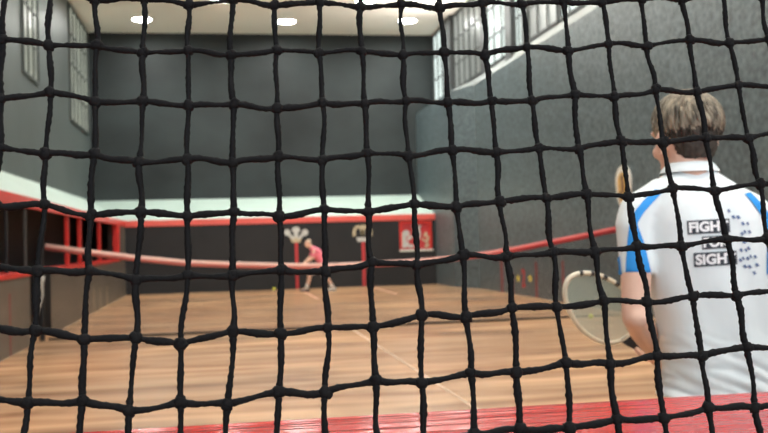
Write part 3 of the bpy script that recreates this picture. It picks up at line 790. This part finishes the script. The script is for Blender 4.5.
# collar: folded band
cl = MB(); n = 28
rr = []
for rad, y, dpt in ((21.5, 171, 0.058), (24, 165.5, 0.062), (23, 163, 0.061), (21.5, 162.6, 0.058)):
    c = P(690, y, 0.0)
    rr.append([(c.x + rad * U * math.cos(2 * math.pi * k / n), YP + 0.006 + dpt * math.sin(2 * math.pi * k / n), c.z - 0.012 * (math.sin(2 * math.pi * k / n) > 0.3) * math.sin(2 * math.pi * k / n)) for k in range(n)])
cl.loft(rr, cap=False)
rr = []
for rad, y, dpt in ((23.5, 163.4, 0.0615), (26, 165, 0.066), (30.5, 170, 0.073), (31.5, 172.5, 0.075)):
    c = P(690.5, y, 0.0)
    rr.append([(c.x + rad * U * math.cos(2 * math.pi * k / n), YP + 0.006 + dpt * math.sin(2 * math.pi * k / n), c.z - 0.012 * (math.sin(2 * math.pi * k / n) > 0.3) * math.sin(2 * math.pi * k / n)) for k in range(n)])
cl.loft(rr, cap=False)
co_ = cl.build('collar', MT['shirt'], near, smooth=True)

def patch(poly_l, poly_r, m, name, nu=8, off=0.003, label=None):
    """strip between two pixel polylines laid onto the shirt"""
    g = MB(); rows_ = []
    for (ax, ay), (bx, by) in zip(poly_l, poly_r):
        rows_.append([g.bm.verts.new(on_shirt(ax + (bx - ax) * k / nu, ay + (by - ay) * k / nu, off)) for k in range(nu + 1)])
    for i in range(len(rows_) - 1):
        for k in range(nu): g.bm.faces.new([rows_[i][k], rows_[i][k + 1], rows_[i + 1][k + 1], rows_[i + 1][k]])
    o = g.build(name, m, near, smooth=True)
    if label: o['label'] = label
    return o
def dens(pl, n):
    out = []
    seg = [math.dist(a, b) for a, b in zip(pl, pl[1:])]; T = sum(seg)
    for k in range(n + 1):
        t = T * k / n; i = 0
        while i < len(seg) - 1 and t > seg[i]: t -= seg[i]; i += 1
        f = min(1, t / seg[i]); out.append((pl[i][0] + (pl[i + 1][0] - pl[i][0]) * f, pl[i][1] + (pl[i + 1][1] - pl[i][1]) * f))
    return out
patch(dens([(655, 190), (644, 200), (635, 211), (630, 222), (628, 240), (626, 274.5)], 30),
      dens([(664, 191), (652, 203), (643, 213), (637, 224), (644, 244), (651, 274.5)], 30), MT['blue'], 'blue_stripe', 8, 0.003, 'blue stripe over the left sleeve')
patch(dens([(618.6, 258), (618.9, 267), (619.6, 274)], 6), dens([(620.6, 256), (621.4, 266), (622.4, 274)], 6), MT['blue'], 'sleeve_edge', 3, 0.003, 'blue edge of the left sleeve')
patch(dens([(750, 193), (760, 203), (770, 216), (780, 236), (783, 274)], 24),
      dens([(744, 194), (754, 206), (763, 219), (767, 238), (766, 274)], 24), MT['blue'], 'blue_stripe', 8, 0.003, 'blue stripe over the right sleeve')

# printed words
def word(txt, x0, x1, yl, yr, h):
    """a dark box from (x0,yl) to (x1,yr) (top edge) of height h px with white letters"""
    tl, tr = (x0, yl), (x1, yr)
    sk = (yl - yr) / (x1 - x0)
    def uv(u, v): return (x0 + (x1 - x0) * u + sk * h * v, yl + (yr - yl) * u + h * v)
    L = [uv(k / 12, 0) for k in range(13)]; Rr = [uv(k / 12, 1) for k in range(13)]
    patch(L, Rr, MT['print'], 'print_box', 5, 0.0028)
    fc = bpy.data.curves.new('w', 'FONT'); fc.body = txt; fc.size = 1.0; fc.offset = 0.045; fc.resolution_u = 4
    t = bpy.data.objects.new('tmp', fc); COL.objects.link(t)
    dg = bpy.context.evaluated_depsgraph_get(); dg.update(); me = bpy.data.meshes.new_from_object(t.evaluated_get(dg)); bpy.data.objects.remove(t)
    bm = bmesh.new(); bm.from_mesh(me); bpy.data.meshes.remove(me)
    xs_ = [v.co.x for v in bm.verts]; ys_ = [v.co.y for v in bm.verts]
    bmesh.ops.triangulate(bm, faces=bm.faces[:])
    for v in bm.verts:
        u = (v.co.x - min(xs_)) / (max(xs_) - min(xs_)); w_ = (v.co.y - min(ys_)) / (max(ys_) - min(ys_))
        px, py = uv(0.035 + 0.93 * u, 0.89 - 0.78 * w_)
        v.co = on_shirt(px, py, 0.0052)
    g = MB(); g.bm.free(); g.bm = bm
    g.build('lettering', MT['letters'], near, recalc=False)
word('FIGHT', 687, 729, 221, 218.6, 13.6)
word('FOR', 701.5, 728, 236.7, 235.2, 12.6)
word('SIGHT', 693.5, 736, 253, 250.6, 13.8)
# dotted mark right of the words
g = MB()
for j in range(5):
    for i in range(7):
        px = 728.5 + j * 4.6 + i * 1.9; py = 211 + j * 3.2 + i * 8.2 + (j % 2) * 3
        if (i + 2 * j) % 6 == 5 or px > 757 or (px < 738 and 219 < py < 265): continue
        w = 1.9 + 0.5 * math.sin(i * 2.1 + j); h = 2.0
        g.quad(on_shirt(px - w, py - h * 0.5), on_shirt(px + w * 0.1, py - h), on_shirt(px + w, py + h * 0.5), on_shirt(px - w * 0.1, py + h))
o = g.build('dotted_mark', MT['navy'], near, recalc=False); o['label'] = 'navy blue dotted mark printed on the back'

# --- shorts, socks, shoes
st = MB()
rings = []
for z, hw, dp in ((1.0, 0.165, 0.115), (0.9, 0.182, 0.125), (0.8, 0.19, 0.125)):
    rings.append([(root.x + hw * math.cos(2 * math.pi * k / 32), YP + 0.02 + dp * math.sin(2 * math.pi * k / 32), z) for k in range(32)])
st.loft(rings)
for s in (-1, 1):
    st.tube([(root.x + s * 0.092, YP + 0.025, 0.86), (root.x + s * 0.098, YP + 0.035, 0.72), (root.x + s * 0.105, YP + 0.05, 0.56)], [0.095, 0.1, 0.102], 24)
remesh(st, 'shorts', MT['shorts'], near, 0.01, 3)
for s in (-1, 1):
    an = Vector((root.x + s * 0.13, YP, 0.09))
    m_ = MB(); m_.tube([an + Vector((0, -0.004, 0.12)), an + Vector((0, -0.003, 0.05)), an], [0.047, 0.043, 0.042], 18); m_.build('sock', MT['sock'], near, smooth=True)
    m_ = MB(); rings = []
    for f, w, h in ((-0.075, 0.028, 0.06), (-0.05, 0.038, 0.085), (0.0, 0.041, 0.09), (0.06, 0.045, 0.075), (0.12, 0.048, 0.058), (0.17, 0.04, 0.045), (0.195, 0.02, 0.03)):
        ring = []
        for k in range(16):
            a = 2 * math.pi * k / 16; ring.append((an.x + s * f * 0.15 + w * math.cos(a), YP + f, 0.002 + h * (0.5 + 0.5 * math.sin(a)) if math.sin(a) > -0.6 else 0.002))
        rings.append(ring)
    m_.loft(rings); m_.build('shoe', MT['shoe'], near, smooth=True)

# --- hair
hb = MB()
hb.sphere(hp(0, -0.014, 0.016), (0.086, 0.098, 0.082), 30, 20, HR)
hb.sphere(hp(0.0, -0.036, -0.035), (0.06, 0.066, 0.068), 24, 16, HR)
def keep_hair(co):
    q = HR.transposed() @ (co - head)
    return q
hm = remesh(hb, 'hair', MT['hair'], near, 0.005, 4, lambda co: 0.004 * noise.noise(co * 38) + 0.003 * noise.noise(co * 90))
bm = bmesh.new(); bm.from_mesh(hm.data)
dl = []
for v in bm.verts:
    q = HR.transposed() @ (v.co - head)
    face = q.y > 0.045 and q.z < 0.045 + 0.1 * abs(q.x)
    ear = abs(q.x) > 0.05 and q.z < -0.026 and q.y > -0.034
    if face or ear or q.z < -0.088: dl.append(v)
bmesh.ops.delete(bm, geom=dl, context='VERTS'); bm.to_mesh(hm.data); bm.free()
for p in hm.data.polygons: p.use_smooth = True
hm.data.materials.append(MT['hairdk'])
# locks laid over the scalp from a crown whorl
whorl = Vector((0.012, -0.062, 0.066))
HC = Vector((0, -0.014, 0.014)); RX = Vector((0.087, 0.099, 0.084))
bm = bmesh.new(); bm.from_mesh(hm.data)
L = MB(); L.bm.free(); L.bm = bm
for i in range(430):
    ang = random.uniform(0, 2 * math.pi); st0 = random.uniform(0.03, 1.35); ln = random.uniform(0.35, 0.75)
    w0 = Vector((whorl.x / RX.x, (whorl.y + 0.014) / RX.y, (whorl.z - 0.014) / RX.z)).normalized()
    t1 = w0.cross(Vector((1, 0, 0))).normalized(); t2 = w0.cross(t1)
    path, rad = [], []
    ok = True
    for k in range(6):
        th = st0 + ln * k / 5; sw = ang + 0.35 * k / 5 + 0.25 * th
        d = w0 * math.cos(th) + (t1 * math.cos(sw) + t2 * math.sin(sw)) * math.sin(th)
        q = HC + Vector((d.x * RX.x, d.y * RX.y, d.z * RX.z)) * (1.0 + 0.035 * math.sin(k / 5 * math.pi))
        if q.z < -0.01:
            q.x *= 1 - 1.6 * min(0.06, -q.z - 0.01); q.y = max(q.y, -0.1)
        if (q.y > 0.045 and q.z < 0.05) or (abs(q.x) > 0.05 and q.z < -0.024 and q.y > -0.03) or q.z < -0.085: break
        path.append(head + HR @ q); rad.append(0.0065 * (1 - 0.75 * k / 5) * (0.6 + 0.4 * min(1, k)))
    if len(path) >= 3: L.tube(path, rad, 6, flat=0.6)
bm.to_mesh(hm.data); bm.free()
for p in hm.data.polygons:
    p.use_smooth = True
    q = HR.transposed() @ (p.center - head)
    p.material_index = 1 if q.z < -0.012 + 0.012 * noise.noise(p.center * 60) else 0

# ------------------------------------------------------------------ racket in his hands
rk = empty('tennis_racket', rc, 'wooden racket with pale strings held at the left side of the near person', 'racket')
vy = Vector((0, 1, 0)); tilt = (vy + Vector((0.12, 0, 0.05))).normalized()
rz = (tilt - rd * tilt.dot(rd)).normalized(); rs = rd.cross(rz).normalized()
def rp(u, v, w=0): return rc + rd * u + rs * v + rz * w           # u along shaft
A, B = 0.121, 0.082
ring = []
for k in range(56):
    a = 2 * math.pi * k / 56
    bulge = 0.012 * math.sin(a) * math.cos(a)                     # lopsided head
    ring.append(rp(A * math.cos(a), B * math.sin(a) + bulge))
m_ = MB(); m_.tube(ring, 0.0066, 10, closed=True, flat=1.5); m_.build('head_frame', MT['racketwood'], rk, smooth=True)
m_ = MB()
for k0, k1 in ((11, 13), (14, 16), (17, 19), (20, 22), (23, 25)):
    m_ = MB(); m_.tube([ring[k] for k in range(k0, k1)], 0.0074, 10, flat=1.5); m_.build('binding', MT['racketdark'], rk, smooth=True)
m_ = MB(); SR = 0.0011
for k in range(-13, 14):
    v = k * 0.0061
    if abs(v) < B * 0.97:
        e = A * math.sqrt(1 - (v / B) ** 2); m_.tube([rp(-e, v), rp(e, v)], SR, 4, caps=False)
for k in range(-17, 18):
    u = k * 0.0068
    if abs(u) < A * 0.97:
        e = B * math.sqrt(1 - (u / A) ** 2); m_.tube([rp(u, -e), rp(u, e)], SR, 4, caps=False)
m_.build('strings', MT['string'], rk, recalc=False)
m_ = MB(); m_.prism([rp(0.108, -0.035, -0.008), rp(0.135, -0.03, -0.008), rp(0.19, -0.014, -0.008), rp(0.19, 0.014, -0.008), rp(0.135, 0.03, -0.008), rp(0.108, 0.035, -0.008), rp(0.118, 0, -0.008)], rz * 0.016)
m_.build('throat', MT['racketdark'], rk)
m_ = MB(); m_.tube([rp(0.18, 0), rp(0.40, 0)], [0.012, 0.012], 8); m_.build('shaft', MT['racketwood'], rk)
m_ = MB(); m_.tube([rp(0.39, 0), rp(0.56, 0), rp(0.565, 0), rp(0.58, 0)], [0.0145, 0.0145, 0.018, 0.017], 8); m_.build('grip', MT['grip'], rk)

# ------------------------------------------------------------------ far player
YQ = 28.5
def Q(px, py, dy=0.0): return atY(px, py, YQ + dy)
fr_ = Q(320, 290); fr_.z = 0
farp = empty('person', fr_, 'far person in a pink shirt bending forward by the back wall', 'person')
b = MB()
hd = Q(308, 243); fdir = Vector((-0.75, 0, -0.66)).normalized()
b.sphere(hd, (0.078, 0.072, 0.098), 18, 12); b.sphere(hd + Vector((-0.03, 0, -0.06)), (0.055, 0.06, 0.07), 14, 10)
b.capsule(hd + Vector((-0.085, 0, -0.01)), hd + Vector((-0.105, 0, -0.04)), 0.012, 0.016, 8)
for s in (-1, 1): b.sphere(hd + Vector((0.01, s * 0.078, -0.02)), (0.022, 0.012, 0.032), 10, 8)
hipc = Q(323.5, 266)
chain(b, [(hd, 0.06), (Q(311.5, 247.5), 0.06), (Q(316.5, 252), 0.12), (Q(321, 259), 0.12), (hipc, 0.12)])
def limb_arm(dy, sh_, el_, wr_, nd):
    chain(b, [(Q(*sh_, dy), 0.058), (Q(*el_, dy * 1.15), 0.042), (Q(*wr_, dy * 0.8), 0.028)])
    hand(b, Q(*wr_, dy * 0.8), Vector((-0.5, 0, -0.8)), Vector((0.3, -math.copysign(1, dy), 0)), 1 if dy > 0 else -1, 1.0, 0.6)
limb_arm(-0.2, (314.5, 250.5), (313, 258), (305.5, 262.5), 0)
limb_arm(0.2, (314.5, 250), (310, 257), (303.5, 264), 0)
# front leg, rear leg
an1 = Q(306.5, 288.5, -0.1); an1.z = 0.09; an2 = Q(333, 286.5, 0.12); an2.z = 0.11
k1 = Q(309.5, 273.5, -0.12); k2 = Q(324, 277, 0.14)
chain(b, [(hipc + Vector((-0.04, -0.09, -0.02)), 0.09), (k1, 0.062)]); chain(b, [(k1, 0.058), (k1.lerp(an1, 0.35) + Vector((0.025, 0, 0)), 0.06), (an1, 0.04)]); chain(b, [(an1, 0.04), (an1 + Vector((-0.13, 0, -0.045)), 0.035)])
chain(b, [(hipc + Vector((0.0, 0.09, -0.02)), 0.09), (k2, 0.062)]); chain(b, [(k2, 0.058), (k2.lerp(an2, 0.35) + Vector((0.03, 0, 0.03)), 0.06), (an2, 0.04)]); chain(b, [(an2, 0.04), (an2 + Vector((-0.05, 0, -0.06)), 0.035)])
remesh(b, 'body', MT['skin'], farp, 0.009, 2)
b = MB(); b.sphere(hd + Vector((0.02, 0, 0.022)), (0.08, 0.079, 0.09), 18, 12)
hr2 = remesh(b, 'hair', MT['hairfar'], farp, 0.008, 2)
bm = bmesh.new(); bm.from_mesh(hr2.data)
bmesh.ops.delete(bm, geom=[v for v in bm.verts if (v.co.x - hd.x) < -0.035 and v.co.z < hd.z + 0.05 or v.co.z < hd.z - 0.04], context='VERTS'); bm.to_mesh(hr2.data); bm.free()
b = MB()
chain(b, [(Q(312.5, 248.5), 0.085), (Q(316.5, 252.5), 0.15), (Q(321, 259.5), 0.148), (Q(323.5, 266), 0.15)])
for dy, e in ((-0.2, (313.5, 256)), (0.2, (311.5, 254.5))):
    chain(b, [(Q(315, 250.5, dy * 0.85), 0.085), (Q(*e, dy * 1.08), 0.062)])
remesh(b, 'shirt', MT['pink'], farp, 0.012, 3, lambda co: 0.008 * noise.noise(co * 9))
b = MB()
chain(b, [(hipc, 0.15), (hipc + Vector((0, 0, -0.06)), 0.15)])
h1 = hipc + Vector((-0.04, -0.09, -0.02)); h2 = hipc + Vector((0, 0.09, -0.02))
chain(b, [(h1, 0.11), (h1.lerp(k1, 0.75), 0.09)]); chain(b, [(h2, 0.11), (h2.lerp(k2, 0.75), 0.09)])
remesh(b, 'shorts', MT['shorts'], farp, 0.012, 3)
for an, k, mm, dx, lift in ((an1, k1, 'shoedk', -1, 0.0), (an2, k2, 'shoe', -0.6, 0.02)):
    m_ = MB(); m_.tube([an.lerp(k, 0.3), an.lerp(k, 0.12), an], [0.056, 0.05, 0.048], 12); m_.build('sock', MT['sock'], farp, smooth=True)
    m_ = MB()
    rings = []
    for f, w, h in ((-0.09, 0.03, 0.06), (-0.05, 0.045, 0.09), (0.02, 0.048, 0.095), (0.1, 0.052, 0.07), (0.17, 0.045, 0.05), (0.2, 0.02, 0.035)):
        ring = []
        for q in range(14):
            a = 2 * math.pi * q / 14; ring.append((an.x - f, an.y + w * math.cos(a), max(0.002, h * (0.5 + 0.55 * math.sin(a)))))
        rings.append(ring)
    m_.loft(rings); m_.build('shoe', MT[mm], farp, smooth=True)

# ------------------------------------------------------------------ ambient light
w = bpy.data.worlds.new('world'); sc.world = w; w.use_nodes = True
bg = w.node_tree.nodes['Background']; bg.inputs['Color'].default_value = (0.9, 0.95, 1.0, 1); bg.inputs['Strength'].default_value = 1.3

# added unseen area lights that brighten the ceiling; no such fixtures stand here
def area(name, loc, rot, sx, sy, energy, col):
    l = bpy.data.lights.new(name, 'AREA'); l.shape = 'RECTANGLE'; l.size = sx; l.size_y = sy; l.energy = energy; l.color = col
    o = bpy.data.objects.new(name, l); o.location = loc; o.rotation_euler = rot; COL.objects.link(o); return o
area('added_ceiling_fill', (2.0, 1.0, 6.8), (math.radians(180), 0, 0), 8, 0.4, 420, (1, 0.98, 0.95))  # added fill for the ceiling and the near player
for x, sg in ((7.2, 1),):
    u = area('added_ceiling_strip', (x, 17.0, 6.3), (math.radians(180), math.radians(-26 * sg), 0), 0.12, 24, 560, (1, 0.98, 0.93))  # added strip aimed up to lift the ceiling, not a real sill lamp
    u.data.spread = math.radians(110)
